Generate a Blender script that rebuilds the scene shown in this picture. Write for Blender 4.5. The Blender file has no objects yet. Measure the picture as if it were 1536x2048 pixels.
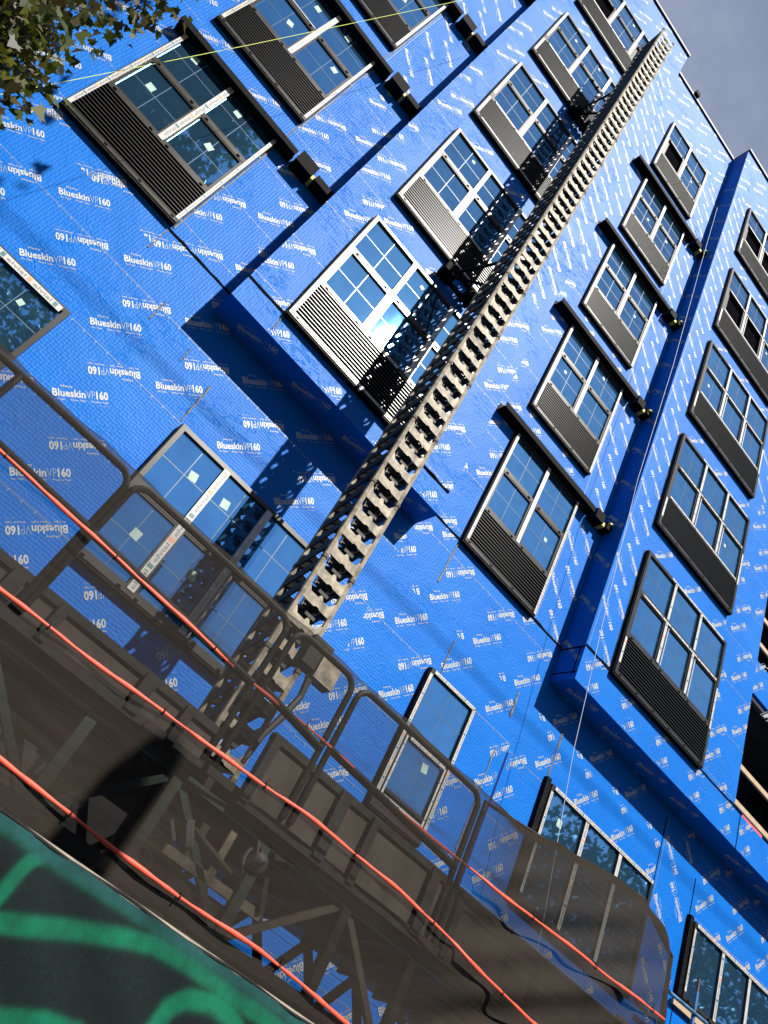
import bpy, math, random
import numpy as np
from mathutils import Vector, Matrix
random.seed(7); rng = np.random.default_rng(7)
S = bpy.context.scene
C = S.collection
# ------------------------------------------------------------------ camera
EYE = 1.6
cam = bpy.data.cameras.new('camera'); co = bpy.data.objects.new('camera', cam); C.objects.link(co)
cam.sensor_fit = 'VERTICAL'; cam.sensor_height = 36; cam.lens = 1553.4/2048*36
cam.clip_start = .05; cam.clip_end = 2000
R = [[0.65789313, -0.62829115, 0.41524314], [0.6821427, 0.26347517, -0.68210129], [0.31915194, 0.73200483, 0.60192273]]
m = Matrix(((R[0][0], -R[1][0], -R[2][0], 0), (R[0][1], -R[1][1], -R[2][1], 0), (R[0][2], -R[1][2], -R[2][2], EYE), (0, 0, 0, 1)))
co.matrix_world = m
S.camera = co
# ------------------------------------------------------------------ light
SUN = Vector((0.1658, -0.6574, 0.7350)).normalized()
W = bpy.data.worlds.new('World'); S.world = W; W.use_nodes = True
nt = W.node_tree; nt.nodes.clear()
sky = nt.nodes.new('ShaderNodeTexSky'); sky.sky_type = 'NISHITA'; sky.sun_disc = False
sky.sun_elevation = math.asin(SUN.z); sky.sun_rotation = math.atan2(SUN.x, SUN.y)
sky.air_density = 1.0; sky.dust_density = .35; sky.ozone_density = 2.5
tc = nt.nodes.new('ShaderNodeTexCoord')
mp = nt.nodes.new('ShaderNodeMapping'); mp.inputs['Scale'].default_value = (1.1, 1.1, 2.2)
nz = nt.nodes.new('ShaderNodeTexNoise'); nz.inputs['Scale'].default_value = 2.3; nz.inputs['Detail'].default_value = 7; nz.inputs['Roughness'].default_value = .55
cr = nt.nodes.new('ShaderNodeValToRGB'); cr.color_ramp.elements[0].position = .42; cr.color_ramp.elements[1].position = .75
cr.color_ramp.elements[0].color = (0.42, .42, .42, 1); cr.color_ramp.elements[1].color = (1, 1, 1, 1)
# cloud layer is thicker towards the right end of the street (+x), clear above and behind
sx = nt.nodes.new('ShaderNodeSeparateXYZ')
mr = nt.nodes.new('ShaderNodeMapRange'); mr.inputs[1].default_value = -.65; mr.inputs[2].default_value = .3; mr.inputs[3].default_value = .08; mr.inputs[4].default_value = 1
mm = nt.nodes.new('ShaderNodeMath'); mm.operation = 'MULTIPLY'
mix = nt.nodes.new('ShaderNodeMixRGB'); mix.inputs[2].default_value = (4.5, 5.0, 6.3, 1)
bg = nt.nodes.new('ShaderNodeBackground'); bg.inputs[1].default_value = .05
wo = nt.nodes.new('ShaderNodeOutputWorld')
L = nt.links.new
L(tc.outputs['Generated'], mp.inputs[0]); L(mp.outputs[0], nz.inputs['Vector']); L(nz.outputs[0], cr.inputs[0])
L(tc.outputs['Generated'], sx.inputs[0]); axy = nt.nodes.new('ShaderNodeMath'); axy.operation = 'ADD'; L(sx.outputs[0], axy.inputs[0]); L(sx.outputs[1], axy.inputs[1]); L(axy.outputs[0], mr.inputs[0]); L(mr.outputs[0], mm.inputs[0]); L(cr.outputs[0], mm.inputs[1])
L(mm.outputs[0], mix.inputs[0]); L(sky.outputs[0], mix.inputs[1]); L(mix.outputs[0], bg.inputs[0]); L(bg.outputs[0], wo.inputs[0])
sl = bpy.data.lights.new('sun', 'SUN'); sl.energy = 5.0; sl.angle = math.radians(.5); sl.color = (1, .95, .87)
so = bpy.data.objects.new('sun', sl); C.objects.link(so); so.rotation_euler = SUN.to_track_quat('Z', 'Y').to_euler()
S.view_settings.view_transform = 'Standard'; S.view_settings.look = 'None'; S.view_settings.exposure = 1.08; S.view_settings.gamma = 1
S.render.engine = 'CYCLES'; S.cycles.max_bounces = 8; S.cycles.transparent_max_bounces = 16
try: S.cycles.sample_clamp_indirect = 6
except Exception: pass

# ------------------------------------------------------------------ materials
def srgb(r, g, b):
    f = lambda c: (c/255/12.92 if c/255 < .04045 else ((c/255+.055)/1.055)**2.4)
    return (f(r), f(g), f(b), 1)
def mat(name, col, rough=.5, metal=0., spec=.5, noise=None, bump=None, ior=None):
    """noise=(scale, dark factor, detail) mottles the colour; bump=(scale,strength,dist)"""
    M = bpy.data.materials.new(name); M.use_nodes = True; n = M.node_tree; b = n.nodes['Principled BSDF']
    if len(col) == 3: col = (*col, 1)
    b.inputs['Base Color'].default_value = col; b.inputs['Roughness'].default_value = rough; b.inputs['Metallic'].default_value = metal
    b.inputs['Specular IOR Level'].default_value = spec
    if ior: b.inputs['IOR'].default_value = ior
    t = n.nodes.new('ShaderNodeTexCoord')
    if noise:
        x = n.nodes.new('ShaderNodeTexNoise'); x.inputs['Scale'].default_value = noise[0]; x.inputs['Detail'].default_value = 5
        r = n.nodes.new('ShaderNodeMapRange'); r.inputs[1].default_value = .3; r.inputs[2].default_value = .7
        r.inputs[3].default_value = noise[1]; r.inputs[4].default_value = 2-noise[1]
        k = n.nodes.new('ShaderNodeMixRGB'); k.blend_type = 'MULTIPLY'; k.inputs[0].default_value = 1; k.inputs[1].default_value = col
        n.links.new(t.outputs['Object'], x.inputs['Vector']); n.links.new(x.outputs[0], r.inputs[0]); n.links.new(r.outputs[0], k.inputs[2]); n.links.new(k.outputs[0], b.inputs['Base Color'])
    if bump:
        x = n.nodes.new('ShaderNodeTexNoise'); x.inputs['Scale'].default_value = bump[0]; x.inputs['Detail'].default_value = 4
        u = n.nodes.new('ShaderNodeBump'); u.inputs['Strength'].default_value = bump[1]; u.inputs['Distance'].default_value = bump[2]
        n.links.new(t.outputs['Object'], x.inputs['Vector']); n.links.new(x.outputs[0], u.inputs['Height']); n.links.new(u.outputs[0], b.inputs['Normal'])
    return M
def N(n, t, **kw):
    x = n.nodes.new(t)
    for k, v in kw.items():
        if k.startswith('i_'):
            key = k[2:]; key = int(key) if key.isdigit() else key.replace('_', ' ')
            x.inputs[key].default_value = v
        else: setattr(x, k, v)
    return x
def membrane(name):
    M = bpy.data.materials.new(name); M.use_nodes = True; n = M.node_tree; b = n.nodes['Principled BSDF']; l = n.links.new
    t = N(n, 'ShaderNodeTexCoord')
    # colour: soft blotches and streaks of dust
    nz = N(n, 'ShaderNodeTexNoise', i_Scale=1.3, i_Detail=9., i_Roughness=.68)
    mx = N(n, 'ShaderNodeMixRGB'); mx.inputs[1].default_value = (.0006, .086, .36, 1); mx.inputs[2].default_value = (.001, .118, .45, 1)
    l(t.outputs['Object'], nz.inputs['Vector']); l(nz.outputs[0], mx.inputs[0])
    dn = N(n, 'ShaderNodeTexNoise', i_Scale=.28, i_Detail=7., i_Roughness=.62, i_Distortion=.8); l(t.outputs['Object'], dn.inputs['Vector'])
    dr = N(n, 'ShaderNodeMapRange', i_1=.56, i_2=.74, i_3=0., i_4=.16); l(dn.outputs[0], dr.inputs[0])
    dm = N(n, 'ShaderNodeMixRGB'); dm.inputs[2].default_value = (.05, .17, .42, 1); l(dr.outputs[0], dm.inputs[0]); l(mx.outputs[0], dm.inputs[1]); l(dm.outputs[0], b.inputs['Base Color'])
    b.inputs['Roughness'].default_value = .50; b.inputs['Specular IOR Level'].default_value = .10
    # relief: embossed dimples, sagging folds, sharp creases
    vo = N(n, 'ShaderNodeTexVoronoi', i_Scale=26., i_Randomness=.35); l(t.outputs['Object'], vo.inputs['Vector'])
    nz2 = N(n, 'ShaderNodeTexNoise', i_Scale=2.2, i_Detail=2.); l(t.outputs['Object'], nz2.inputs['Vector'])
    mpp = N(n, 'ShaderNodeMapping'); mpp.inputs['Rotation'].default_value = (.0, .9, 0); mpp.inputs['Scale'].default_value = (1.0, 1, 3.2)
    l(t.outputs['Object'], mpp.inputs[0])
    nz3 = N(n, 'ShaderNodeTexNoise', i_Scale=2.6, i_Detail=3., i_Distortion=1.2); l(mpp.outputs[0], nz3.inputs['Vector'])
    # ridge = 1-|2n-1| sharpened
    a1 = N(n, 'ShaderNodeMath', operation='MULTIPLY_ADD', i_1=2., i_2=-1.); l(nz3.outputs[0], a1.inputs[0])
    a2 = N(n, 'ShaderNodeMath', operation='ABSOLUTE'); l(a1.outputs[0], a2.inputs[0])
    a3 = N(n, 'ShaderNodeMapRange', i_1=0., i_2=.045, i_3=1., i_4=0.); l(a2.outputs[0], a3.inputs[0])
    mk = N(n, 'ShaderNodeTexNoise', i_Scale=1.1, i_Detail=1.); l(t.outputs['Object'], mk.inputs['Vector'])
    mk2 = N(n, 'ShaderNodeMapRange', i_1=.53, i_2=.66, i_3=0., i_4=1.); l(mk.outputs[0], mk2.inputs[0])
    a4 = N(n, 'ShaderNodeMath', operation='MULTIPLY'); l(a3.outputs[0], a4.inputs[0]); l(mk2.outputs[0], a4.inputs[1])
    b1 = N(n, 'ShaderNodeBump', i_Strength=.34, i_Distance=.012); l(vo.outputs['Distance'], b1.inputs['Height'])
    b2 = N(n, 'ShaderNodeBump', i_Strength=.14, i_Distance=.10); l(nz2.outputs[0], b2.inputs['Height']); l(b1.outputs[0], b2.inputs['Normal'])
    b3 = N(n, 'ShaderNodeBump', i_Strength=.36, i_Distance=.02); l(a4.outputs[0], b3.inputs['Height']); l(b2.outputs[0], b3.inputs['Normal'])
    l(b3.outputs[0], b.inputs['Normal'])
    return M
M_blue = membrane('blue_membrane')
M_print = mat('white_print', (0.32, 0.345, 0.375), .5, noise=(9, .88))
M_vp = mat('pale_blue_print', (0.0980, 0.2030, 0.4200), .45)
M_line = mat('lap_line', (0.1540, 0.2240, 0.3640), .5)
M_seal = mat('grey_sealant', (0.0700, 0.0700, 0.0700), .6, noise=(20, .5), bump=(60, .8, .01))
M_dark = mat('black_gap', (.004, .004, .006), .9, spec=0)
M_frame = mat('bronze_aluminium', (0.0420, 0.0392, 0.0364), .30, metal=.55, noise=(3, .85))
M_blade = mat('louver_blade', (.016, .016, .016), .32, metal=.1, spec=.4)
M_black = mat('black_steel', (.003, .003, .0035), .7, spec=.06, noise=(6, .7))
M_sealblack = mat('black_flashing', (.003, .003, .0035), .6, spec=.08, noise=(12, .6), bump=(14, .6, .02))
M_tape = mat('white_tape', (0.3500, 0.3500, 0.3430), .45, noise=(14, .88))
M_tapetext = mat('tape_lettering', (.10, .10, .11), .5)
M_orange = mat('tape_orange', (0.5950, 0.2100, 0.0700), .5)
M_teal = mat('tape_teal', (.02, .10, .12), .5)
M_red = mat('tape_red', (.6, .03, .03), .5)
M_sticker = mat('pale_green_paper', (0.2380, 0.3500, 0.3080), .6, noise=(12, .8))
M_munt = mat('muntin_bar', (0.0490, 0.0980, 0.1680), .3)
M_galv = mat('dusty_galvanised_steel', (0.185, 0.158, 0.118), .6, metal=.1, spec=.3, noise=(13, .42), bump=(30, .2, .004))
M_mdark = mat('dark_steel', (.022, .021, .020), .6, spec=.25, noise=(14, .6))  # dark tone also stands in for shade on the mast's left and inner bars
M_rust = mat('worn_brown_steel', (0.06, 0.044, 0.03), .6, noise=(12, .6))
M_wood = mat('weathered_plywood', (0.058, 0.046, 0.036), .75, noise=(6, .6))
M_lumber = mat('new_lumber', (0.3150, 0.2310, 0.1400), .7, noise=(8, .85))
M_rail = mat('black_rail_paint', (0.0154, 0.0147, 0.0140), .5, spec=.12, noise=(10, .6))
M_green = mat('green_truss_paint', (0.016, 0.036, 0.024), .55, noise=(7, .55))
M_cable = mat('rubber_hose', (.015, .015, .015), .5)
M_alu = mat('bare_aluminium', (0.3850, 0.3850, 0.3780), .3, metal=.9, noise=(10, .8))
M_rope = mat('orange_webbing', (0.5040, 0.0525, 0.0196), .6, noise=(20, .85))
M_lime = mat('lime_string', (0.4900, 0.5950, 0.0840), .6)
M_wrope = mat('white_cord', (0.4200, 0.4760, 0.5600), .6)
M_yellow = mat('yellow_foam', (0.5250, 0.4620, 0.1120), .7, noise=(14, .8))
M_coping = mat('black_roof_edge', (.010, .010, .02), .5)
M_bark = mat('bark', (0.0630, 0.0490, 0.0350), .85, noise=(8, .5), bump=(18, .6, .02))
M_conc = mat('concrete', (0.0630, 0.0609, 0.0595), .85, noise=(2.5, .8))
M_asph = mat('asphalt', (.05, .05, .052), .9, noise=(4, .8), bump=(80, .4, .005))
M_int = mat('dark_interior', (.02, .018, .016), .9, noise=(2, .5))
M_bluepipe = mat('blue_painted_pipe', (.03, .11, .22), .5, noise=(12, .5))
M_redcloth = mat('red_sheet', (.5, .04, .03), .6)
# glass: dark, mirror-like coated panes
def glassmat():
    M = bpy.data.materials.new('coated_glass'); M.use_nodes = True; n = M.node_tree; b = n.nodes['Principled BSDF']; l = n.links.new
    t = N(n, 'ShaderNodeTexCoord'); nz = N(n, 'ShaderNodeTexNoise', i_Scale=.8, i_Detail=1.); l(t.outputs['Object'], nz.inputs['Vector'])
    u = N(n, 'ShaderNodeBump', i_Strength=.012, i_Distance=.02); l(nz.outputs[0], u.inputs['Height']); l(u.outputs[0], b.inputs['Normal'])
    sm = N(n, 'ShaderNodeTexNoise', i_Scale=5., i_Detail=6.); l(t.outputs['Object'], sm.inputs['Vector'])
    r = N(n, 'ShaderNodeMapRange', i_1=.35, i_2=.75, i_3=.016, i_4=.024); l(sm.outputs[0], r.inputs[0]); l(r.outputs[0], b.inputs['Roughness'])
    oi = N(n, 'ShaderNodeObjectInfo'); rr = N(n, 'ShaderNodeMapRange', i_1=0., i_2=1., i_3=.82, i_4=1.12); l(oi.outputs['Random'], rr.inputs[0])
    sr = N(n, 'ShaderNodeMapRange', i_1=.3, i_2=.8, i_3=1.06, i_4=.86); l(sm.outputs[0], sr.inputs[0]); pr = N(n, 'ShaderNodeMath', operation='MULTIPLY'); l(rr.outputs[0], pr.inputs[0]); l(sr.outputs[0], pr.inputs[1])
    gm = N(n, 'ShaderNodeMixRGB', blend_type='MULTIPLY', i_0=1.); gm.inputs[1].default_value = (.13, .37, .68, 1); l(pr.outputs[0], gm.inputs[2]); l(gm.outputs[0], b.inputs['Base Color']); b.inputs['Metallic'].default_value = .93
    return M
M_glass = glassmat()
def leafmat(name, cols):
    M = bpy.data.materials.new(name); M.use_nodes = True; n = M.node_tree; b = n.nodes['Principled BSDF']; l = n.links.new
    a = N(n, 'ShaderNodeAttribute', attribute_name='tint'); r = N(n, 'ShaderNodeValToRGB')
    e = r.color_ramp.elements
    while len(e) < len(cols): e.new(.5)
    for i, c in enumerate(cols): e[i].position = i/(len(cols)-1); e[i].color = (*c, 1)
    l(a.outputs['Fac'], r.inputs[0]); l(r.outputs[0], b.inputs['Base Color']); b.inputs['Roughness'].default_value = .5; b.inputs['Specular IOR Level'].default_value = .3
    tr = N(n, 'ShaderNodeBsdfTranslucent'); l(r.outputs[0], tr.inputs[0]); mx = N(n, 'ShaderNodeMixShader', i_0=.35)
    o = n.nodes['Material Output']; l(b.outputs[0], mx.inputs[1]); l(tr.outputs[0], mx.inputs[2]); l(mx.outputs[0], o.inputs[0])
    return M
M_leafN = leafmat('maple_leaf', [(.010, .015, .003), (.035, .050, .005), (.085, .095, .008), (.055, .035, .010), (.13, .12, .05)])
M_leafF = leafmat('street_tree_leaf', [(.006, .010, .004), (.016, .028, .008), (.035, .05, .014)])
def netmat(name, dens, col):
    M = bpy.data.materials.new(name); M.use_nodes = True; n = M.node_tree; l = n.links.new
    b = n.nodes['Principled BSDF']; o = n.nodes['Material Output']; b.inputs['Roughness'].default_value = .8; b.inputs['Specular IOR Level'].default_value = .04
    t = N(n, 'ShaderNodeTexCoord')
    mpn = N(n, 'ShaderNodeMapping'); mpn.inputs['Rotation'].default_value = (0, .75, 0); mpn.inputs['Scale'].default_value = (.8, 1, 7.)
    l(t.outputs['Object'], mpn.inputs[0])
    nz = N(n, 'ShaderNodeTexNoise', i_Scale=1.6, i_Detail=6., i_Roughness=.6, i_Distortion=.5); l(mpn.outputs[0], nz.inputs['Vector'])
    nz2 = N(n, 'ShaderNodeTexNoise', i_Scale=1.1, i_Detail=2.); l(t.outputs['Object'], nz2.inputs['Vector'])
    ad = N(n, 'ShaderNodeMath', operation='ADD'); l(nz.outputs[0], ad.inputs[0]); l(nz2.outputs[0], ad.inputs[1])
    r = N(n, 'ShaderNodeMapRange', i_1=.7, i_2=1.35, i_3=dens-.03, i_4=dens+.09); l(ad.outputs[0], r.inputs[0])
    # fold lines: density from the sheet's own attribute (double layers at hems and gathers)
    at = N(n, 'ShaderNodeAttribute', attribute_name='layers'); s2 = N(n, 'ShaderNodeMath', operation='ADD', use_clamp=True)
    l(r.outputs[0], s2.inputs[0]); l(at.outputs['Fac'], s2.inputs[1])
    cm = N(n, 'ShaderNodeMixRGB'); cm.inputs[1].default_value = (col[0]*.85, col[1]*.85, col[2]*.85, 1); cm.inputs[2].default_value = (col[0]*1.2, col[1]*1.18, col[2]*1.15, 1)
    l(nz.outputs[0], cm.inputs[0]); l(cm.outputs[0], b.inputs['Base Color'])
    u = N(n, 'ShaderNodeBump', i_Strength=.28, i_Distance=.04); l(nz.outputs[0], u.inputs['Height']); l(u.outputs[0], b.inputs['Normal'])
    tr = N(n, 'ShaderNodeBsdfTransparent'); mx = N(n, 'ShaderNodeMixShader')
    l(s2.outputs[0], mx.inputs[0]); l(tr.outputs[0], mx.inputs[1]); l(b.outputs[0], mx.inputs[2]); l(mx.outputs[0], o.inputs[0])
    return M
M_net = netmat('black_debris_net', .46, (.0235, .0200, .0165))

# ------------------------------------------------------------------ mesh helpers
class MB:
    def __init__(s): s.v = []; s.f = []; s.mi = []; s.mats = []; s.n = 0; s.tint = []
    def mid(s, m):
        if m not in s.mats: s.mats.append(m)
        return s.mats.index(m)
    def add(s, V, F, m):
        i = s.mid(m); b = s.n
        s.v.extend(map(tuple, V)); s.n += len(V)
        s.f.extend(tuple(b+k for k in f) for f in F); s.mi.extend([i]*len(F))
    def box(s, x0, x1, y0, y1, z0, z1, m):
        V = [(x, y, z) for x in (x0, x1) for y in (y0, y1) for z in (z0, z1)]
        s.add(V, [(0, 1, 3, 2), (4, 6, 7, 5), (0, 4, 5, 1), (2, 3, 7, 6), (0, 2, 6, 4), (1, 5, 7, 3)], m)
    def quad(s, a, b, c, d, m): s.add([a, b, c, d], [(0, 1, 2, 3)], m)
    def bar(s, p, q, w, h, m, up=(0, 0, 1)):
        p = Vector(p); q = Vector(q); d = (q-p).normalized(); u = Vector(up)
        if abs(d.dot(u)) > .98: u = Vector((0, 1, 0))
        a = d.cross(u).normalized()*w/2; b = a.cross(d).normalized()*h/2
        V = [e+i*a+j*b for e in (p, q) for i, j in ((-1, -1), (1, -1), (1, 1), (-1, 1))]
        s.add(V, [(0, 1, 2, 3), (7, 6, 5, 4), (0, 4, 5, 1), (1, 5, 6, 2), (2, 6, 7, 3), (3, 7, 4, 0)], m)
    def tube(s, pts, r, m, n=8, closed=False, ry=None):
        pts = [Vector(p) for p in pts]; k = len(pts); V = []; rr = r if isinstance(r, (list, tuple)) else [r]*k
        for i, p in enumerate(pts):
            a = pts[(i-1) % k] if closed or i else p; c = pts[(i+1) % k] if closed or i < k-1 else p
            d = (c-a).normalized(); u = Vector((0, 1, 0)) if abs(d.y) < .9 else Vector((0, 0, 1))
            e = d.cross(u).normalized(); g = e.cross(d).normalized()
            for j in range(n):
                t = 2*math.pi*j/n; V.append(p+rr[i]*(math.cos(t)*e+(ry if ry else 1)*math.sin(t)*g))
        F = []
        for i in range(k if closed else k-1):
            i2 = (i+1) % k
            for j in range(n): F.append((i*n+j, i*n+(j+1) % n, i2*n+(j+1) % n, i2*n+j))
        if not closed: F += [tuple(range(n-1, -1, -1)), tuple((k-1)*n+j for j in range(n))]
        s.add(V, F, m)
    def prism(s, poly, y0, y1, m):          # poly in x,z
        n = len(poly); V = [(x, y0, z) for x, z in poly]+[(x, y1, z) for x, z in poly]
        s.add(V, [tuple(range(n)), tuple(range(2*n-1, n-1, -1))]+[(i, (i+1) % n, n+(i+1) % n, n+i) for i in range(n)], m)
    def build(s, name, parent=None, smooth=False):
        me = bpy.data.meshes.new(name); me.from_pydata(s.v, [], s.f); 
        for mm_ in s.mats: me.materials.append(mm_)
        me.polygons.foreach_set('material_index', s.mi)
        if smooth: me.polygons.foreach_set('use_smooth', [True]*len(s.f))
        me.update(); o = bpy.data.objects.new(name, me); C.objects.link(o)
        if parent: o.parent = parent; o.matrix_parent_inverse = Matrix.Translation(-parent.location) if parent.type == 'EMPTY' else Matrix()
        return o
def tag(o, label=None, cat=None, group=None, kind=None):
    if label: o['label'] = label
    if cat: o['category'] = cat
    if group: o['group'] = group
    if kind: o['kind'] = kind
    return o
def empty(name, loc=(0, 0, 0)):
    o = bpy.data.objects.new(name, None); C.objects.link(o); o.location = loc; o.empty_display_size = .3
    return o
def copy_tree(o, parent=None, off=None):
    c = o.copy(); C.objects.link(c)
    if parent: c.parent = parent
    if off: c.location = Vector(c.location)+Vector(off)
    for ch in list(o.children): copy_tree(ch, c)
    return c

# lettering templates -> flat triangles (x right, y up)
def letters(txt, off=0., res=2):
    cu = bpy.data.curves.new('t', 'FONT'); cu.body = txt; cu.size = 1; cu.resolution_u = res; cu.offset = off
    o = bpy.data.objects.new('t', cu); C.objects.link(o); dg = bpy.context.evaluated_depsgraph_get(); dg.update()
    me = bpy.data.meshes.new_from_object(o.evaluated_get(dg))
    V = np.array([v.co[:2] for v in me.vertices]); F = [tuple(p.vertices) for p in me.polygons]
    bpy.data.objects.remove(o); bpy.data.curves.remove(cu); bpy.data.meshes.remove(me)
    V -= V.min(0); return V, F, V.max(0)
def fit(t, x0, x1, y0, h):
    V, F, mx = t; V = V.copy(); V[:, 0] = x0+V[:, 0]/mx[0]*(x1-x0); V[:, 1] = y0+V[:, 1]/mx[1]*h
    return V, F
T_b = letters('Blueskin', .026); T_vp = letters('VP', .0); T_160 = letters('160', .034); T_h = letters('Henry', .01, 1)
T_a = letters('Air Tight      Water Tight      Weather Tight', .01, 1); T_dot = letters('blueskinvp.com', .0, 1)
T_e = letters('elvial', .008, 2)
LOGO = [(fit(T_b, 0, .32, 0, .082), 0), (fit(T_vp, .325, .415, 0, .085), 1), (fit(T_160, .425, .545, .0, .092), 0), (fit(T_h, .085, .20, .093, .032), 0)]
LOGO_FINE = [(fit(T_a, .01, .545, -.042, .024), 0), (fit(T_dot, .44, .545, -.075, .016), 1)]
def logo(mb, org, xd, yd, nd, fine=True, off=.003, clip=None):
    """print one mark: org = baseline start, xd/yd unit vectors in the surface, nd outward normal"""
    org = np.array(org)+np.array(nd)*off; xd = np.array(xd); yd = np.array(yd)
    for (V, F), k in LOGO+(LOGO_FINE if fine else []):
        P = org+V[:, :1]*xd+V[:, 1:]*yd
        if clip:
            okv = (P[:, 0] > clip[0]) & (P[:, 0] < clip[1]) & (P[:, 2] > clip[2]) & (P[:, 2] < clip[3])
            if not okv.any(): continue
            if not okv.all(): F = [f for f in F if all(okv[i] for i in f)]
        mb.add(P.tolist(), F, (M_print, M_vp)[k])
r2 = math.sqrt(.5)
def prints(mb, x0, x1, z0, z1, Y, lap0, phase, vertical=False, fine=True, avoid=(), lines=True):
    """fill a rectangle of wall (metres) with the roll's repeat: lap line, upright row, inverted row, every .896 m"""
    PT = .896; nd = (0, -1, 0)
    def ok(x, z):
        if not (x0-.1 < x < x1+.1 and z0-.1 < z < z1+.1): return False
        return not any(a < x < b and c < z < d for a, b, c, d in avoid)
    def clear(x, z, mrg=.0): return x0 <= x <= x1 and z0 <= z <= z1 and not any(a-mrg < x < b+mrg and c-mrg < z < d+mrg for a, b, c, d in avoid)
    if not vertical:
        k = math.floor((z0-lap0)/PT)-1; zz = lap0+k*PT; ki = k
        while zz < z1:
            ph = phase+((ki*37) % 10)*.09
            n0 = math.floor((x0-ph)/PT)-1; x = ph+n0*PT
            while x < x1:
                if ok(x+.2, zz+.3): logo(mb, (x, Y, zz+.1), (r2, 0, r2), (-r2, 0, r2), nd, fine, clip=(x0, x1, z0, z1))
                if ok(x+.2, zz+.8): logo(mb, (x+.39, Y, zz+1.0), (-r2, 0, -r2), (r2, 0, -r2), nd, fine, clip=(x0, x1, z0, z1))
                x += PT
            if lines and z0 < zz < z1:
                seg = np.arange(x0, x1, .1525)
                for a in seg:
                    b = min(a+.1525, x1)
                    if clear((a+b)/2, zz, .02):
                        mb.quad((a, Y-.003, zz-.003), (b, Y-.003, zz-.003), (b, Y-.003, zz+.003), (a, Y-.003, zz+.003), M_line)
                        mb.quad((a, Y-.0035, zz-.03), (a+.006, Y-.0035, zz-.03), (a+.006, Y-.0035, zz+.012), (a, Y-.0035, zz+.012), M_line)
            zz += PT; ki += 1
    else:
        n = max(1, int((x1-x0+.25)//PT)); 
        for c in range(n):
            xc = x0+c*PT; zz = z0+phase % PT-PT
            wide = min(PT, x1-xc)
            while zz < z1:
                if ok(max(xc+.23, xc+wide*.30), zz+.2): logo(mb, (xc+wide*.30-.2, Y, zz+.4), (r2, 0, -r2), (r2, 0, r2), nd, fine, clip=(x0, x1, z0, z1))
                if wide > .55 and ok(xc+wide*.72-.03, zz+.62): logo(mb, (xc+wide*.72+.17, Y, zz+.42), (-r2, 0, r2), (-r2, 0, -r2), nd, fine, clip=(x0, x1, z0, z1))
                zz += PT
            if lines:
                for z in np.arange(z0, z1, .1525):
                    mb.quad((xc+.05, Y-.003, z), (xc+.056, Y-.003, z), (xc+.056, Y-.003, z+.1525), (xc+.05, Y-.003, z+.1525), M_line)
                    mb.quad((xc+.04, Y-.0035, z), (xc+.07, Y-.0035, z), (xc+.07, Y-.0035, z+.005), (xc+.04, Y-.0035, z+.005), M_line)

# ------------------------------------------------------------------ key dimensions
D = 7.2; YP = 7.2; YB = 6.75         # main wall face, face of the two bays
def zP(v): return EYE+v*YP
def zB(v): return EYE+v*YB
WIN = []   # (kind, x0,x1,z0,z1,Y, cols, opts)
for i, v in enumerate((.918, 1.345, 1.777, 2.205)):
    WIN.append(('L', -.364*YP, -.137*YP, zP(v), zP(v+.333), YP, 2, dict(i=i)))
for i, v in enumerate((.908, 1.336, 1.766, 2.197, 2.634)):
    WIN.append(('M', .602*YP, .825*YP, zP(v), zP(v+.329 if i < 4 else 2.979), YP, 2, dict(i=i)))
for i, (a, b) in enumerate(((.970, 1.334), (1.434, 1.790), (1.898, 2.257), (2.369, 2.716), (2.850, 3.195))):
    WIN.append(('A', .083*YB, .445*YB, zB(a), zB(b), YB, 3, dict(i=i)))
for i, (a, b) in enumerate(((.964, 1.325), (1.4225, 1.778), (1.878, 2.244), (2.336, 2.703), (2.828, 3.168))):
    WIN.append(('B', 1.078*YB, 1.433*YB, zB(a), zB(b), YB, 3, dict(i=i)))
WIN.append(('S', .083*YP, .361*YP, zP(.400), zP(.655), YP, 3, {}))
WIN.append(('W', -.46*YP, -.130*YP, zP(.400), zP(.656), YP, 3, {}))
WIN.append(('T', .659*YP, .778*YP, zP(.397), zP(.652), YP, 1, {}))
WIN.append(('R', 1.007*YP, 1.349*YP, zP(.435), zP(.652), YP, 3, dict(i=0)))
WIN.append(('R', 1.505*YP, 1.84*YP, zP(.505), zP(.653), YP, 3, dict(i=1)))
xA0, xA1, zA0, zA1 = -.003*YB, .534*YB, zB(.912), zB(3.511)
xB0, xB1, zB0, zB1 = .989*YB, 1.596*YB, zB(.880), zB(3.545)
zJ = zP(.907); zJB = zB(.966); zR = zP(3.312); XE = 15.0

# ------------------------------------------------------------------ building
bld = empty('apartment_building', (5, 9, 0))
tag(bld, 'unfinished apartment block wrapped in bright blue printed weather membrane', 'building')
avP = [(a-.02, b+.02, c-.02, d+.02) for k, a, b, c, d, y, n, o in WIN if y == YP]
avB = [(a-.02, b+.02, c-.02, d+.02) for k, a, b, c, d, y, n, o in WIN if y == YB]
w = MB()
w.box(-7, xB1, YP, YP+.3, zJ, zR, M_blue)                 # main wall above the first joint
w.box(-7, XE, YP, YP+.3, 2.9, zJ-.004, M_blue)            # lower wall
w.box(2.9, XE, YP+.002, YP+.3, .35, 2.896, M_blue)
prints(w, -7, .50*D, 2.95, zJ, YP, zP(.659), -.104*D, avoid=avP)
prints(w, .50*D, 1.362*D, zP(.744), zJ, YP, zP(.744), .602*D, avoid=avP)
prints(w, .50*D, .889*D, .4, zP(.743), YP, zP(.656), .562*D, avoid=avP)
prints(w, .893*D, 1.362*D, .4, zP(.743), YP, zP(.645), .842*D, avoid=avP)
prints(w, 1.364*D, 1.496*D, 1.0, zP(.80), YP, 0, .3, vertical=True)
prints(w, 1.364*D, 1.496*D, zP(.801), zJ, YP, zP(.81), 1.37*D, lines=False)
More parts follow.
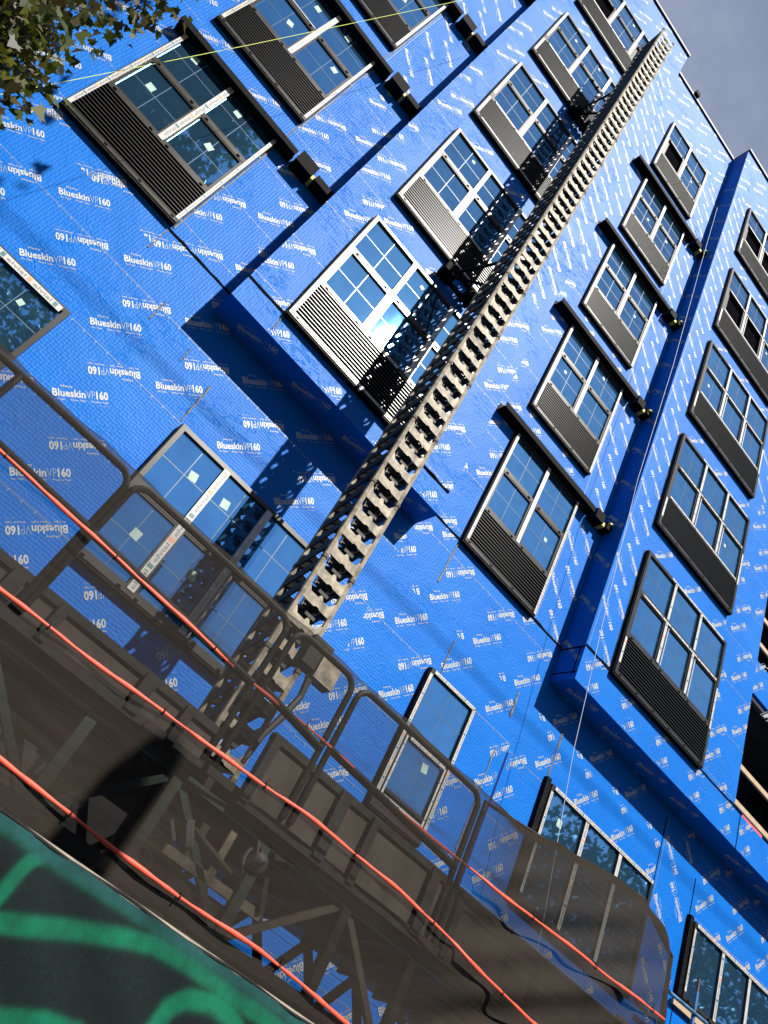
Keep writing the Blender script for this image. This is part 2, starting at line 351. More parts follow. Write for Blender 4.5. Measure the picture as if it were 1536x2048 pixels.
prints(w, 1.50*D, XE, zP(.655), zJ, YP, zP(.665), 1.52*D)
prints(w, -7, -.37*D, zJ, 24, YP, zJ+.2, -6.8, fine=False)
prints(w, -.137*D, xA0, zJ, zP(1.62), YP, zJ+.25, -.135*D-.1, avoid=avP)
prints(w, -.365*D, -.137*D, zP(1.25), zP(1.345), YP, zP(1.262), -.36*D)
prints(w, -.37*D, -.137*D, zP(.86), zP(.918), YP, 0, -.36*D, lines=False)
prints(w, -.137*D, xA0, zP(1.62), 25, YP, 0, .2, vertical=True, fine=False)
prints(w, xA1, .602*D, zJ, zP(1.9), YP, zJ+.12, xA1-.15, avoid=avP)
prints(w, .602*D, .825*D, zP(1.237), zP(1.336), YP, zP(1.236), .61*D)
prints(w, .602*D, .825*D, zP(1.665), zP(1.766), YP, zP(1.664), .63*D, fine=False)
prints(w, xA1, .602*D, zP(1.9), zP(3.0), YP, 0, .35, vertical=True, fine=False)
prints(w, .83*D, xB0, zJ, zP(3.0), YP, 0, .5, vertical=True, fine=False)
prints(w, xA1, xB0, zP(3.0), zR, YP, zP(3.03), xA1, fine=False)
wall = w.build('wall', bld)
# bays
def bay(x0, x1, z0, z1, zj, name, reg):
    b = MB()
    b.box(x0, x1, YB, YP-.002, z0, zj-.012, M_blue); b.box(x0+.002, x1-.002, YB+.004, YP-.002, zj-.012, z1, M_blue)
    reg(b); return b.build(name, bld)
def regA(b):
    prints(b, xA0, xA1, zA0, zJ, YB, zA0-.3, .4, fine=True, lines=False)
    logoY = YB+.004
    prints(b, xA0, .083*YB, zB(.97), zB(3.2), logoY, zB(.99), -.1, avoid=avB)
    prints(b, .083*YB, .445*YB, zB(1.334), zB(1.434), logoY, zB(1.338), .7, avoid=avB, lines=False)
    prints(b, .083*YB, .445*YB, zB(1.79), zB(1.898), logoY, zB(1.79), .9, avoid=avB, lines=False, fine=False)
    prints(b, .083*YB, .445*YB, zB(2.257), zB(2.369), logoY, zB(2.26), .9, avoid=avB, lines=False, fine=False)
    prints(b, .083*YB, .445*YB, zB(2.716), zB(2.850), logoY, zB(2.72), .9, avoid=avB, lines=False, fine=False)
    prints(b, .447*YB, xA1, zB(.97), zB(1.6), logoY, zB(.98), .447*YB-.1, avoid=avB)
    prints(b, .447*YB, xA1, zB(1.6), zB(3.2), logoY, 0, .3, vertical=True, fine=False)
    prints(b, xA0, xA1, zB(3.2), zA1, logoY, zB(3.23), 0, fine=False)
    for i in range(4): logo(b, (.3+i*.896, YB+.33, zA0), (.94, -.34, 0), (-.34, -.94, 0), (0, 0, -1), True)
bayA = bay(xA0, xA1, zA0, zA1, zJ, 'projecting_bay', regA)
def regB(b):
    prints(b, xB0, xB1, zB0, zJB, YB, zB0-.3, xB0+.1, lines=False)
    y = YB+.004
    prints(b, xB0, 1.078*YB, zJB, zB(3.2), y, 0, .55, vertical=True, fine=False)
    prints(b, 1.436*YB, xB1, zJB, zB(1.9), y, zJB+.1, 1.45*YB, avoid=avB)
    prints(b, 1.436*YB, xB1, zB(1.9), zB(3.2), y, 0, .2, vertical=True, fine=False)
    for a, c in ((1.325, 1.4225), (1.778, 1.878), (2.244, 2.336), (2.703, 2.828)):
        prints(b, 1.078*YB, 1.433*YB, zB(a), zB(c), y, zB(a)+.0, 1.12*YB, lines=False, fine=False)
    prints(b, xB0, xB1, zB(3.17), zB1, y, zB(3.2), xB0, fine=False)
    for i in range(4): logo(b, (xB0+.2+i*.896, YB+.30, zB0), (.97, -.24, 0), (-.24, -.97, 0), (0, 0, -1), True)
    for i in range(18): logo(b, (xB0, YP-.055, zB0+.75+i*.896), (0, -r2*.98, -r2), (0, r2, -r2*.98), (-1, 0, 0), False)
bayB = bay(xB0, xB1, zB0, zB1, zJB, 'projecting_bay', regB)
# open, unclad right end
f = MB()
f.box(xB1-.001, XE, YB+.002, YP+.2, zB0, zJB-.014, M_blue)
prints(f, xB1, XE, zB0, zJB, YB+.002, zB0-.3, xB1+.2, lines=False)
for i in range(5): logo(f, (xB1+.4+i*.896, YB+.30, zB0), (.97, -.24, 0), (-.24, -.97, 0), (0, 0, -1), True)
for a in (1.4225, 1.878, 2.336, 2.828): f.box(xB1+.02, XE, YB+.12, YB+.2, zB(a)-.70, zB(a), M_blue); prints(f, xB1+.05, XE, zB(a)-.95, zB(a)+.1, YB+.12, zB(a)-.85, xB1+.1, lines=False)
f.build('floor_edge', bld)
g = MB()
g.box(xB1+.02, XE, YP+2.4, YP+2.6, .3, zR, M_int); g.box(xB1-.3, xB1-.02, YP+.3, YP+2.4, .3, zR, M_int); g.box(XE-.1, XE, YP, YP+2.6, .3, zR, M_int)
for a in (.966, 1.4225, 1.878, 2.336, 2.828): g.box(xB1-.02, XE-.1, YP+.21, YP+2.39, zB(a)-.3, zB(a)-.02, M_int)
for x in np.arange(xB1+.5, XE, .61): g.box(x, x+.04, YP+1.2, YP+1.3, zJB, zR, M_mdark)
g.build('open_floor', bld)
g = MB(); g.box(-7, 2.9, YP+.001, YP+.29, 0, 2.9, M_int)
g.box(-7, 2.95, YP-.004, YP, 2.3, zP(.228), M_int); g.build('dark_lower_panel', bld)  # dark panel covering the lower left wall beneath the deck
g = MB(); g.box(1.34*D, XE, YP-.02, YP+.2, .2, zP(.40), M_wood); g.box(1.485*D, XE, YP-.06, YP-.021, zP(.485), zP(.497), M_lumber)
g.build('ground_floor_infill', bld)
for vz in (.99, 1.085, 1.47, 1.56, 1.93, 2.02):
    g = MB(); g.box(xB1+.03, XE-.2, YB+.10, YB+.14, zB(vz), zB(vz)+.09, M_lumber); g.build('timber_rail', bld)
g = MB(); g.quad((11.35, YB+.3, 8.2), (12.2, YB+.3, 8.2), (12.2, YB+.35, 8.6), (11.6, YB+.32, 8.55), M_redcloth); g.build('red_sheet', bld)
# roof edges
for a, b, y, z in ((-7, xA0-.02, YP, zR), (xA0, xA1+.02, YB, zA1), (xA1+.03, xB0-.03, YP, zR), (xB0, XE, YB, zB1)):
    g = MB(); g.box(a-.0, b, y-.05, y+.5, z, z+.09, M_coping); g.build('roof_edge', bld)
g = MB(); g.box(xA1+.92, xA1+1.08, YP-.12, YP+.05, zR+.09, zR+.28, M_black); g.build('roof_vent', bld)
# horizontal slab joints (dark gaps) and ragged sealant lines
def joint(x0, x1, z, y, th=.028):
    b = MB(); n = int((x1-x0)/.12)+1; top = [th*(.6+.5*random.random()) for _ in range(n+1)]; base = [.006*random.random() for _ in range(n+1)]
    for i in range(n):
        a = x0+(x1-x0)*i/n; c = x0+(x1-x0)*(i+1)/n
        b.quad((a, y-.006, z+base[i]), (c, y-.006, z+base[i+1]), (c, y-.006, z+top[i+1]), (a, y-.006, z+top[i]), M_dark)
    return b.build('slab_joint', bld)
joint(-1.0, xA0, zJ-.01, YP, .05); joint(-5, -2.62, zJ-.01, YP, .04); joint(xA0+.0, .083*YB, zJ-.01, YB, .045); joint(3.1, 3.32, zJ-.01, YB, .05)
joint(xA1-.02, .602*D, zJ-.012, YP, .05); joint(.825*D, xB0, zJ-.01, YP, .05); joint(xB0, 1.078*YB, zJB-.01, YB, .05); joint(1.433*YB, xB1, zJB-.01, YB, .05)
joint(xA1-.55, xA1-.02, zJ-.0, YB, .05)
g = MB(); g.box(xB0-.006, xB0, YB, YP, zJB-.03, zJB-.005, M_dark); g.box(xB0-.006, xB0, YB+.07, YB+.085, zB0+.1, zJB-.03, M_dark); g.box(xB0-.007, xB0, YB, YP, zB0+.12, zB0+.135, M_dark); g.build('bay_corner_joint', bld)
def seam(pts, y, r=.008, m=None):
    b = MB(); P = []
    for (u0, v0), (u1, v1) in zip(pts[:-1], pts[1:]):
        for t in np.linspace(0, 1, 9)[:-1]: P.append((u0+(u1-u0)*t+random.uniform(-.006, .006), y-.004, v0+(v1-v0)*t+random.uniform(-.004, .004)))
    P.append((pts[-1][0], y-.004, pts[-1][1]))
    b.tube(P, [r*random.uniform(.6, 1.5) for _ in P], m or M_seal, 5, ry=.6); return b.build('sealant_seam', bld)
def P_(u, v): return (u*YP, zP(v))
seam([P_(-.137, .905), P_(-.136, .850)], YP); seam([P_(-.060, .80), P_(-.058, .755)], YP); seam([P_(.077, .662), P_(.075, .745)], YP, .010)
seam([P_(.015, .77), P_(.016, .74)], YP); seam([P_(.6, .905), P_(.598, .80)], YP, .012); seam([P_(.687, .645), P_(.684, .735)], YP, .010)
seam([P_(.86, .63), P_(.858, .44), P_(.862, .40)], YP, .012); seam([P_(.865, .755), P_(.866, .70)], YP, .02); seam([P_(1.0, .655), P_(1.004, .775)], YP, .014)
seam([(.56, zB(.962)), (.565, zB(.925))], YB, .012); seam([P_(-.137, 1.345), P_(-.137, 1.26)], YP, .008); seam([P_(-.137, 1.777), P_(-.137, 1.69)], YP, .008)
g = MB(); g.box(.888*D, .892*D, YP-.006, YP, zP(.38), zP(.64), mat('deep_blue_tape', (.002, .01, .10), .6, spec=.1)); g.build('vertical_joint', bld)
for x in (1.362*D, 1.497*D):
    g = MB(); g.box(x, x+.014, YP-.006, YP, zP(.45), zP(.80 if x < 10 else .74), M_dark); g.build('vertical_joint', bld)
for (x, za, zb_) in ((1.60*YB, zB0, zJB),):
    g = MB(); g.box(x+.15, x+.165, YB-.004, YB, za, zb_, M_dark); g.build('vertical_joint', bld)
for k, x0, x1, z0, z1, y, n, o in WIN:      # ragged sealant bead around the window openings, left side
    if k in 'LMAB' and z0 < 20: seam([(x0-.018, z0-.01), (x0-.016, z1+.02)], y, .011); 
    if k == 'L' and z0 < 20: seam([(x1+.02, z0-.01), (x1+.02, z1)], y, .011)

# ------------------------------------------------------------------ windows
def window(kind, x0, x1, z0, z1, Y, cols, o):
    near = z0 < 13
    P = .09; J = .055; i = o.get('i', 0)
    W_ = x1-x0; H = z1-z0
    fr = MB(); gl = MB(); lv = MB(); tp = MB(); st = []
    yF = Y-P
    # outer ring; jambs full height, head and sill between them
    fr.box(x0, x0+J, yF, Y, z0, z1, M_frame); fr.box(x1-J, x1, yF, Y, z0, z1, M_frame)
    fr.box(x0+J, x1-J, yF+.002, Y, z1-J, z1, M_frame); fr.box(x0+J, x1-J, yF+.002, Y, z0, z0+J*.9, M_frame)
    fr.box(x0+.004, x1-.004, yF+.012, Y-.002, z0-.03, z0-.001, M_sealblack); fr.box(x0-.014, x0-.001, yF+.02, Y-.001, z0-.03, z1, M_sealblack)
    xs = [x0+J/2+(W_-J)*c/cols for c in range(cols+1)]
    if kind in 'LMAB':
        zl = z0+H*.30; rows = [(zl+.03, z0+H*.645), (z0+H*.665, z1-J*.6)]
        # louver
        lv.box(x0+J, x1-J, Y-.02, Y-.012, z0+J, zl-.02, M_dark)
        nb = 12; hz = (zl-.04-z0-J)/nb
        for b in range(nb):
            z = z0+J+hz*(b+.5)
            lv.add([(x0+J, Y-.085, z-.36*hz), (x1-J, Y-.085, z-.36*hz), (x1-J, Y-.030, z+.30*hz), (x0+J, Y-.030, z+.30*hz),
                    (x0+J, Y-.085, z-.36*hz+.011), (x1-J, Y-.085, z-.36*hz+.011), (x1-J, Y-.030, z+.30*hz+.011), (x0+J, Y-.030, z+.30*hz+.011)],
                   [(3, 2, 1, 0), (4, 5, 6, 7), (0, 1, 5, 4), (2, 3, 7, 6), (0, 4, 7, 3), (1, 2, 6, 5)], M_blade)
        fr.box(x0+J, x1-J, yF+.003, Y-.01, zl-.035, zl+.045, M_frame)
    elif kind in 'SW': zl = z0; rows = [(z0+J, z0+H*.50), (z0+H*.54, z1-J*.6)]
    elif kind == 'T': zl = z0+H*.10; rows = [(z0+H*.13, z0+H*.52), (z0+H*.56, z1-J*.6)]; fr.box(x0+J, x1-J, yF+.003, Y-.01, z0+J, zl+.02, M_frame)
    else: zl = z0; rows = [(z0+J, z1-J*.6)]
    for r, (a, b) in enumerate(rows):
        if r: fr.box(x0+J, x1-J, yF+.004, Y-.01, rows[0][1]-.012, a+.02, M_frame)
        for c in range(cols):
            gx0 = xs[c]+.03; gx1 = xs[c+1]-.03
            opened = (kind, i, r, c) in OPEN
            sash = (r == 0 and kind in 'LMABST')
            if opened:
                gl.quad((gx0, Y-.006, a), (gx1, Y-.006, a), (gx1, Y-.006, b), (gx0, Y-.006, b), M_dark)
                fr.box(gx0, gx0+.05, yF+.006, Y-.02, a, b, M_frame); fr.box(gx1-.05, gx1, yF+.006, Y-.02, a, b, M_frame)
                fr.bar((gx0+.1, Y-.03, b-.05), (gx0+.1, Y-.03, a+.05), .06, .02, M_frame); continue
            gl.quad((gx0, Y-.055, a), (gx1, Y-.055, a), (gx1, Y-.055, b), (gx0, Y-.055, b), M_glass)
            if kind != 'R':
                mx_ = (gx0+gx1)/2; mz = (a+b)/2; yy = Y-.0565
                gl.quad((mx_-.005, yy, a), (mx_+.005, yy, a), (mx_+.005, yy, b), (mx_-.005, yy, b), M_munt)
                gl.quad((gx0, yy-.0005, mz-.005), (gx1, yy-.0005, mz-.005), (gx1, yy-.0005, mz+.005), (gx0, yy-.0005, mz+.005), M_munt)
            if sash:
                s_ = .032; fr.box(gx0-.002, gx0+s_, yF+.008, Y-.05, a, b, M_frame); fr.box(gx1-s_, gx1+.002, yF+.008, Y-.05, a, b, M_frame)
                fr.box(gx0+s_, gx1-s_, yF+.010, Y-.05, a-.002, a+s_, M_frame); fr.box(gx0+s_, gx1-s_, yF+.010, Y-.05, b-s_, b+.002, M_frame)
            for q in (.12, .86):
                X = gx0+(gx1-gx0)*q; fr.box(X-.022, X+.022, yF-.006, yF+.004, a-.045, a-.028, M_dark)
            if random.random() < .26 and kind != 'S' or (kind in 'SL' and c < 2):
                sx_ = gx0+(gx1-gx0)*random.uniform(.3, .7); sz = a+(b-a)*random.uniform(.55, .8); w_ = .05 if kind in 'SLRT' else .032; an = random.uniform(-.3, .3)
                cs, sn = math.cos(an), math.sin(an)
                s1 = MB(); st.append(s1); s1.quad(*[(sx_+cs*u*w_-sn*v*w_*1.1, Y-.0585, sz+sn*u*w_+cs*v*w_*1.1) for u, v in ((-1, -1), (1, -1), (1, 1), (-1, 1))], M_sticker)
        if r == 0 and kind in 'LMAB':
            for q in np.linspace(.05, .95, cols*2): fr.box(x0+W_*q-.022, x0+W_*q+.022, yF-.004, yF+.003, z0+.018, z0+.033, M_dark)
    for c in range(1, cols): fr.box(xs[c]-.038, xs[c]+.038, yF-.003, Y-.012, (zl+.04 if kind in 'LMAB' else z0+J), z1-J*.5, M_frame)
    # protective tape
    def strip(p, q, w, txt=True, marks=True, red=False):
        p = np.array(p, float); q = np.array(q, float); d = q-p; Ln = np.hypot(*d); d /= Ln; e = np.array([-d[1], d[0]]); y = yF-.0055
        pt = lambda s, t, yy=y: (p[0]+d[0]*s+e[0]*t, yy, p[1]+d[1]*s+e[1]*t)
        tp.quad(pt(0, -w/2), pt(Ln, -w/2), pt(Ln, w/2), pt(0, w/2), M_tape)
        if not near and not txt: return
        s = random.uniform(.02, .1); k = 0; lw = w*2.9
        while s+lw < Ln:
            if red:
                if txt: V, F = fit(T_e, 0, lw*.7, 0, w*.16); tp.add([pt(s+v[0], v[1]-w*.1, y-.001) for v in V.tolist()], F, M_tapetext)
                tp.add([pt(s+lw*.85, -w*.14, y-.001), pt(s+lw*.85+w*.16, 0, y-.001), pt(s+lw*.85, w*.14, y-.001)], [(0, 1, 2)], M_red); s += lw*1.1; continue
            if txt: V, F = fit(T_e, 0, lw, 0, w*.55); tp.add([pt(s+v[0], v[1]-w*.27, y-.001) for v in V.tolist()], F, M_tapetext)
            s += lw+w*.35
            if marks and s+w*.6 < Ln: tp.quad(pt(s, -w*.36, y-.001), pt(s+w*.55, -w*.36, y-.001), pt(s+w*.55, w*.36, y-.001), pt(s, w*.36, y-.001), M_orange if k % 2 else M_teal)
            s += w*.95; k += 1
    nearT = near
    jx0, jx1 = x0+J*.55, x1-J*.55
    if kind == 'L':
        strip((jx0, z0+.05), (jx0, z1-.02), .05, nearT); strip((jx1, z0+.05), (jx1, z1-.02), .045, nearT)
        strip((xs[1], zl+.0), (xs[1], z1-.02), .075, nearT, red=(i == 1)); strip((xs[1]-.16, zl+.04), (xs[1]-.16, zl+.9), .028, False) if i == 9 else None
        strip((xs[0]+.08, z1-.03), (xs[1]-.08, z1-.03), .022, False) if i == 0 else strip((xs[0]+.08, rows[1][0]-.0), (xs[1]-.06, rows[1][0]-.0), .02, False)
    if kind == 'M':
        strip((jx0, z0+.05), (jx0, z1-.05), .045, nearT); strip((xs[1], zl+.0), (xs[1], z1-.02), .07, nearT, red=True); strip((jx1, z0+.0), (jx1, z1-.02), .045, nearT)
    if kind == 'A':
        strip((jx0, z0+.05), (jx0, z0+H*.28), .045, nearT); strip((jx0, z0+H*.36), (jx0, z1-.02), .045, nearT); 
        for c in (1, 2): strip((xs[c], zl+.02), (xs[c], rows[0][1]), .07, nearT, red=True); strip((xs[c], rows[1][0]), (xs[c], z1-.02), .07, nearT, red=True)
        strip((x0+.15, zl+.005), (x0+W_*.6, zl+.005), .04, nearT); strip((x0+.15, z0+.03), (x1-.1, z0+.03), .03, False)
    if kind == 'B':
        for c in (1, 2): strip((xs[c], zl+.06), (xs[c], rows[0][1]), .055, False); strip((xs[c], rows[1][0]+.02), (xs[c], z1-.02), .055, False)
        strip((x0+W_*.28, z1-.02), (x1-.12, z1-.02), .035, False); strip((x1-.03, z0+H*.28), (x1-.03, z0+H*.6), .04, False)
        strip((x0+.12, rows[0][1]+.01), (x1-.1, rows[0][1]+.01), .035, False); strip((x0+.03, z0+H*.08), (x0+.03, z0+H*.27), .045, False)
        if i: strip((x0+.1, zl+.02), (x1-.1, zl+.02), .035, False)
        for c in (1, 2): strip((xs[c]+.075, zl+.06), (xs[c]+.075, rows[0][1]-.06), .018, False)
    if kind == 'S':
        for c in (1, 2): strip((xs[c], z0+.05), (xs[c], z1-.05), .085, True, red=(c == 2))
        strip((xs[2]+.07, z0+.05), (xs[2]+.07, z0+H*.48), .03, False)
    if kind == 'W': strip((x0, z1-.06), (x1-.08, z1-.06), .075)
    if kind == 'T':
        strip((x0+.06, z1-.025), (x1-.02, z1-.025), .045); strip((x1-.025, z0+.1), (x1-.025, z1-.03), .045); strip((x0+.02, z0+.12), (x0+.02, z1-.08), .045)
        strip((x0+.12, zl-.02), (x1-.1, zl-.02), .045); strip((x0+.14, z0+H*.50), (x1-.1, z0+H*.50), .04); strip((x0+.085, z0+.14), (x0+.085, z0+H*.5), .028, False); strip((x1-.085, z0+.14), (x1-.085, z0+H*.5), .028, False)
    if kind == 'R':
        strip((x0+.07, z1-.025), (x1-.02, z1-.025), .05)
        for c in (1, 2): strip((xs[c], z0+.05), (xs[c], z1-.07), .07, True, red=(c == 2))
        strip((x0+.03, z0+.1), (x0+.03, z1-.1), .045)
        fr.box(x0-.10, x0-.016, yF+.02, Y-.001, z0, z1+.05, M_sealblack)
    fw = fr.build('window', bld); gl.build('glass', fw)
    if lv.v: lv.build('louver', fw)
    if tp.v: tp.build('protective_tape', fw)
    for s1 in st: s1.build('sticker', fw)
    return fw
OPEN = {('M', 4, 0, 0), ('B', 3, 0, 0), ('B', 4, 0, 0), ('B', 4, 0, 1), ('A', 4, 0, 0), ('A', 4, 0, 2), ('B', 3, 0, 1)}
for wdef in WIN: window(*wdef)

# black canopy channels above the windows of the two recessed wall strips
def channel(x0, x1, z, Y, box_x, tip, big=True):
    b = MB(); d = .19
    b.box(x0, x1, Y-d, Y, z, z+.012, M_black); b.box(x0, x1, Y-d-.008, Y-d, z-.004, z+.10, M_black); b.box(x0, x1, Y-.02, Y-.001, z+.012, z+.16, M_sealblack)
    n = 26
    for i in range(n):
        a = x0+(x1-x0)*i/n; c = x0+(x1-x0)*(i+1)/n; h0, h1 = [.17+.05*math.sin(i*2.1+k*2.1)+random.uniform(0, .02) for k in (0, 1)]
        b.quad((a, Y-.005, z+.1), (c, Y-.005, z+.1), (c, Y-.005, z+h1), (a, Y-.005, z+h0), M_sealblack)
    b.quad((x0, Y-d-.009, z+.101), (x1, Y-d-.009, z+.101), (x1, Y-d+.004, z+.108), (x0, Y-d+.004, z+.108), M_lumber)
    o = b.build('canopy_channel', bld)
    q_ = .30 if big else .20
    k = MB(); k.box(box_x, box_x+q_, Y-.205, Y, z-.045, z+(.20 if big else .15), M_black); k.build('bracket_box', o)
    k = MB(); k.box(box_x+q_, box_x+q_+(.05 if big else .10), Y-.15, Y-.01, z-.01, z+.07, M_yellow); k.box(box_x+q_+(.05 if big else .10), tip, Y-.20, Y-.01, z-.03, z+.10, M_black)
    if not big: k.bar((tip-.07, Y-.19, z+.1), (tip-.01, Y-.215, z+.115), .05, .03, M_yellow)
    k.build('channel_tip', o)
    return o
for v in (1.238, 1.668, 2.10, 2.53): channel(-.384*D, -.10*D, zP(v), YP, -.095*D, xA0-.01)
for v in (1.238, 1.664, 2.096, 2.528): channel(.535*D, .862*D, zP(v), YP, .868*D, xB0-.01, False)

# ------------------------------------------------------------------ mast
X0, X1, Y0, Y1 = .2885*D, .3360*D, .745*D, .808*D
mast = empty('lattice_mast', ((X0+X1)/2, (Y0+Y1)/2, 0)); tag(mast, 'tall galvanised lattice mast with toothed rungs climbing the blue wall', 'mast')
PR = .0343*D; NS = 4; HS = PR*NS
def section():
    b = MB()
    for x, y in ((X0, Y0), (X1, Y0), (X0, Y1), (X1, Y1)):
        b.tube([(x, y, .004), (x, y, HS-.004)], .026, M_galv, 8); b.tube([(x, y, HS-.03), (x, y, HS+.005)], .034, M_rust, 8)
    for k in range(NS):
        z = k*PR
        b.bar((X0-.005, Y1, z+.02), (X0-.005, Y0, z+PR*.72), .016, .10, M_mdark)      # left side straps
        b.bar((X1+.005, Y1, z+.02), (X1+.005, Y0, z+PR*.72), .016, .06, M_mdark)
        b.bar((X0, Y1, z+.1), (X1, Y1, z+PR*.8), .04, .03, M_mdark)
        b.bar((X0+.02, Y1-.02, z+.02), (X1-.02, Y0+.03, z+.06), .045, .06, M_mdark)
    return b
def plate(z, y, m, back=False):
    b = MB(); w = X1-X0
    h = PR*(.86 if back else .66)
    top = [(.02, 1.0), (.08, .92), (.17, .60), (.42, .58), (.47, .78), (.54, .78), (.60, .56), (.82, .60), (.92, .94), (.98, 1.0)]
    bot = [(.98, .0), (.64, .02), (.58, .10), (.50, .10), (.44, .0), (.02, .03)]
    b.prism([(X0+w*u, z+h*v) for u, v in top+bot], y-.004, y+.004, m); return b
def rack():
    b = MB(); xc = (X0+X1)/2+.02
    b.box(xc-.03, xc+.03, Y0+.07, Y0+.13, .003, HS-.003, M_mdark)
    for k in range(NS*3): z = (k+.35)*PR/3; b.box(xc-.055, xc+.055, Y0+.03, Y0+.069, z, z+.032, M_mdark)
    for k in range(NS): b.box(xc-.085, xc+.085, Y0+.132, Y0+.16, k*PR+.05, k*PR+.16, M_rust)
    return b
sec0 = section().build('mast_section', mast); rk = rack().build('toothed_rack', sec0)
for k in range(NS):
    plate(k*PR+.03, Y0-.012, M_galv).build('rung_plate', sec0); plate(k*PR+.10, Y1+.012, M_galv, True).build('rear_plate', sec0)
zt = EYE+.605*D-.002; nsec = int((20.0-0.6)/HS); base = 20.02-nsec*HS
def off_copy(o, parent, dz):
    c = o.copy(); C.objects.link(c); c.parent = parent; c.matrix_parent_inverse = o.matrix_parent_inverse.copy()
    for ch in o.children: d = ch.copy(); C.objects.link(d); d.parent = c; d.matrix_parent_inverse = Matrix()
    c.location = (0, 0, dz); return c
for k in range(nsec):
    dz = base+k*HS
    if k == 0: sec0.location = (0, 0, dz)
    else: off_copy(sec0, mast, dz)
for zz, xa, xb in ((EYE+1.295*D, .250*D, .316*D), (EYE+2.19*D, .268*D, .322*D)):
    b = MB()
    b.bar((xa, .925*D, zz), (X0, Y1, zz-.06), .03, .05, M_black); b.bar((xb, .925*D, zz-.04), (X1, Y1, zz-.05), .03, .05, M_black)
    b.bar((xa, .925*D, zz), (X1, Y1, zz-.3), .03, .04, M_black); b.bar((xa-.12, .926*D, zz-.03), (xb+.1, .926*D, zz-.03), .05, .06, M_black)
    for x in (xa-.08, xa, xa+.08, xb-.07, xb+.03): b.box(x-.035, x+.035, .90*D, .93*D, zz-.11, zz+.06, M_black)
    b.build('wall_tie', mast)

# ------------------------------------------------------------------ work platform
YG = .61*D
wp = empty('work_platform', (3.5, 5.0, 2.9)); tag(wp, 'mast climber work platform with black guard rails hung behind dark netting', 'platform')
zD = EYE+.292*YG
def parr(b, m='x'): return b
b = MB()
b.box(-1.6, 6.45, YG+.05, .93*D, zD, zD+.05, M_mdark)
for x in np.arange(-1.5, 6.4, .48): b.box(x, x+.05, YG+.055, .895*D, zD-.08, zD-.002, M_mdark)
b.build('deck', wp)
XR = 1.50*YG
def rp(u): return u*YG
for (a, c, zt_) in ((-.30, .40, .345), (.47, 1.50, .392)):
    b = MB(); x = rp(a); k = 0
    b.box(rp(a), rp(c), YG, YG+.028, zD+.01, EYE+zt_*YG-.05, M_wood); b.box(rp(a), rp(c), YG-.02, YG+.04, EYE+zt_*YG-.05, EYE+zt_*YG, M_mdark)
    b.box(rp(a), rp(c), YG-.03, YG+.05, zD-.05, zD+.012, M_mdark)
    while x < rp(c):
        b.box(x, x+(.09 if k % 2 else .06), YG-.045, YG-.0, zD-.02, EYE+zt_*YG-.02, M_mdark); x += .31 if k % 2 else .62; k += 1
    b.build('toe_board', wp)
def guard(a, c, mid, posts=()):
    b = MB(); x0, x1 = rp(a), rp(c); zt_ = EYE+.538*YG; zb = zD+.05; r = .10; y = YG-.015
    arc = lambda cx, cz, a0, a1: [(cx+r*math.cos(t), y, cz+r*math.sin(t)) for t in np.linspace(a0, a1, 6)]
    pts = [(x0, y, zb)]+arc(x0+r, zt_-r, math.pi, math.pi/2)+arc(x1-r, zt_-r, math.pi/2, 0)+[(x1, y, zb)]
    b.tube(pts, .023, M_rail, 8)
    zm = EYE+mid*YG; b.tube([(x0, y, zm+.03), (x1, y, zm-.03)], .030, M_rail, 8)
    for p in posts: b.tube([(rp(p), y, zb), (rp(p), y, zt_)], .022, M_rail, 8)
    b.build('guard_rail', wp)
for q in ((-.30, .083, .445, (-.11,)), (.092, .398, .430, ()), (.415, .545, .422, ()), (.560, .865, .418, ())): guard(*q)
b = MB(); b.tube([(rp(.88), YG-.015, zD), (rp(.88), YG-.015, EYE+.535*YG), (rp(1.05), YG-.015, EYE+.560*YG), (rp(1.34), YG-.015, EYE+.612*YG), (rp(1.46), YG-.015, EYE+.56*YG), (rp(1.47), YG-.015, zD)], .02, M_rail, 8); b.build('end_frame', wp)
# truss under the deck
b = MB(); yt = YG+.06; zb = EYE+.135*YG
b.bar((-1.6, yt, zb), (6.4, yt, zb), .06, .06, M_mdark); b.bar((-1.6, yt, zD-.1), (6.4, yt, zD-.1), .05, .05, M_green)
b.build('truss_chord', wp)
Xs = [.35, 1.08, 1.70, 2.42, 3.15, 3.80, 4.5, 5.2, 5.9]
for k, x in enumerate(Xs):
    b = MB(); b.bar((x, yt, zb), (x, yt, zD-.1), .07, .05, M_green if x < 3 else M_rail, up=(0, 1, 0)); b.build('truss_post', wp)
    if k < len(Xs)-1:
        b = MB(); x2 = Xs[k+1]; lo, hi = (x, x2) if k % 2 else (x2, x); b.bar((lo, yt+.02, zb), (hi, yt+.02, zD-.1), .045, .04, M_green if x < 2 else M_rust, up=(0, 1, 0)); b.build('truss_brace', wp)
b = MB(); yt2 = .88*D; z0_ = EYE+.165*yt2-.25; z1_ = zD-.05
b.bar((-1.6, yt2, z0_), (8.6, yt2, z0_), .07, .07, M_rail)
for k in range(14):
    x = -1+.62*k; b.bar((x, yt2, z0_), (x+.31, yt2, z1_), .06, .06, M_rail, up=(0, 1, 0)); b.bar((x+.31, yt2, z1_), (x+.62, yt2, z0_), .06, .06, M_rail, up=(0, 1, 0))
b.build('rear_truss', wp)
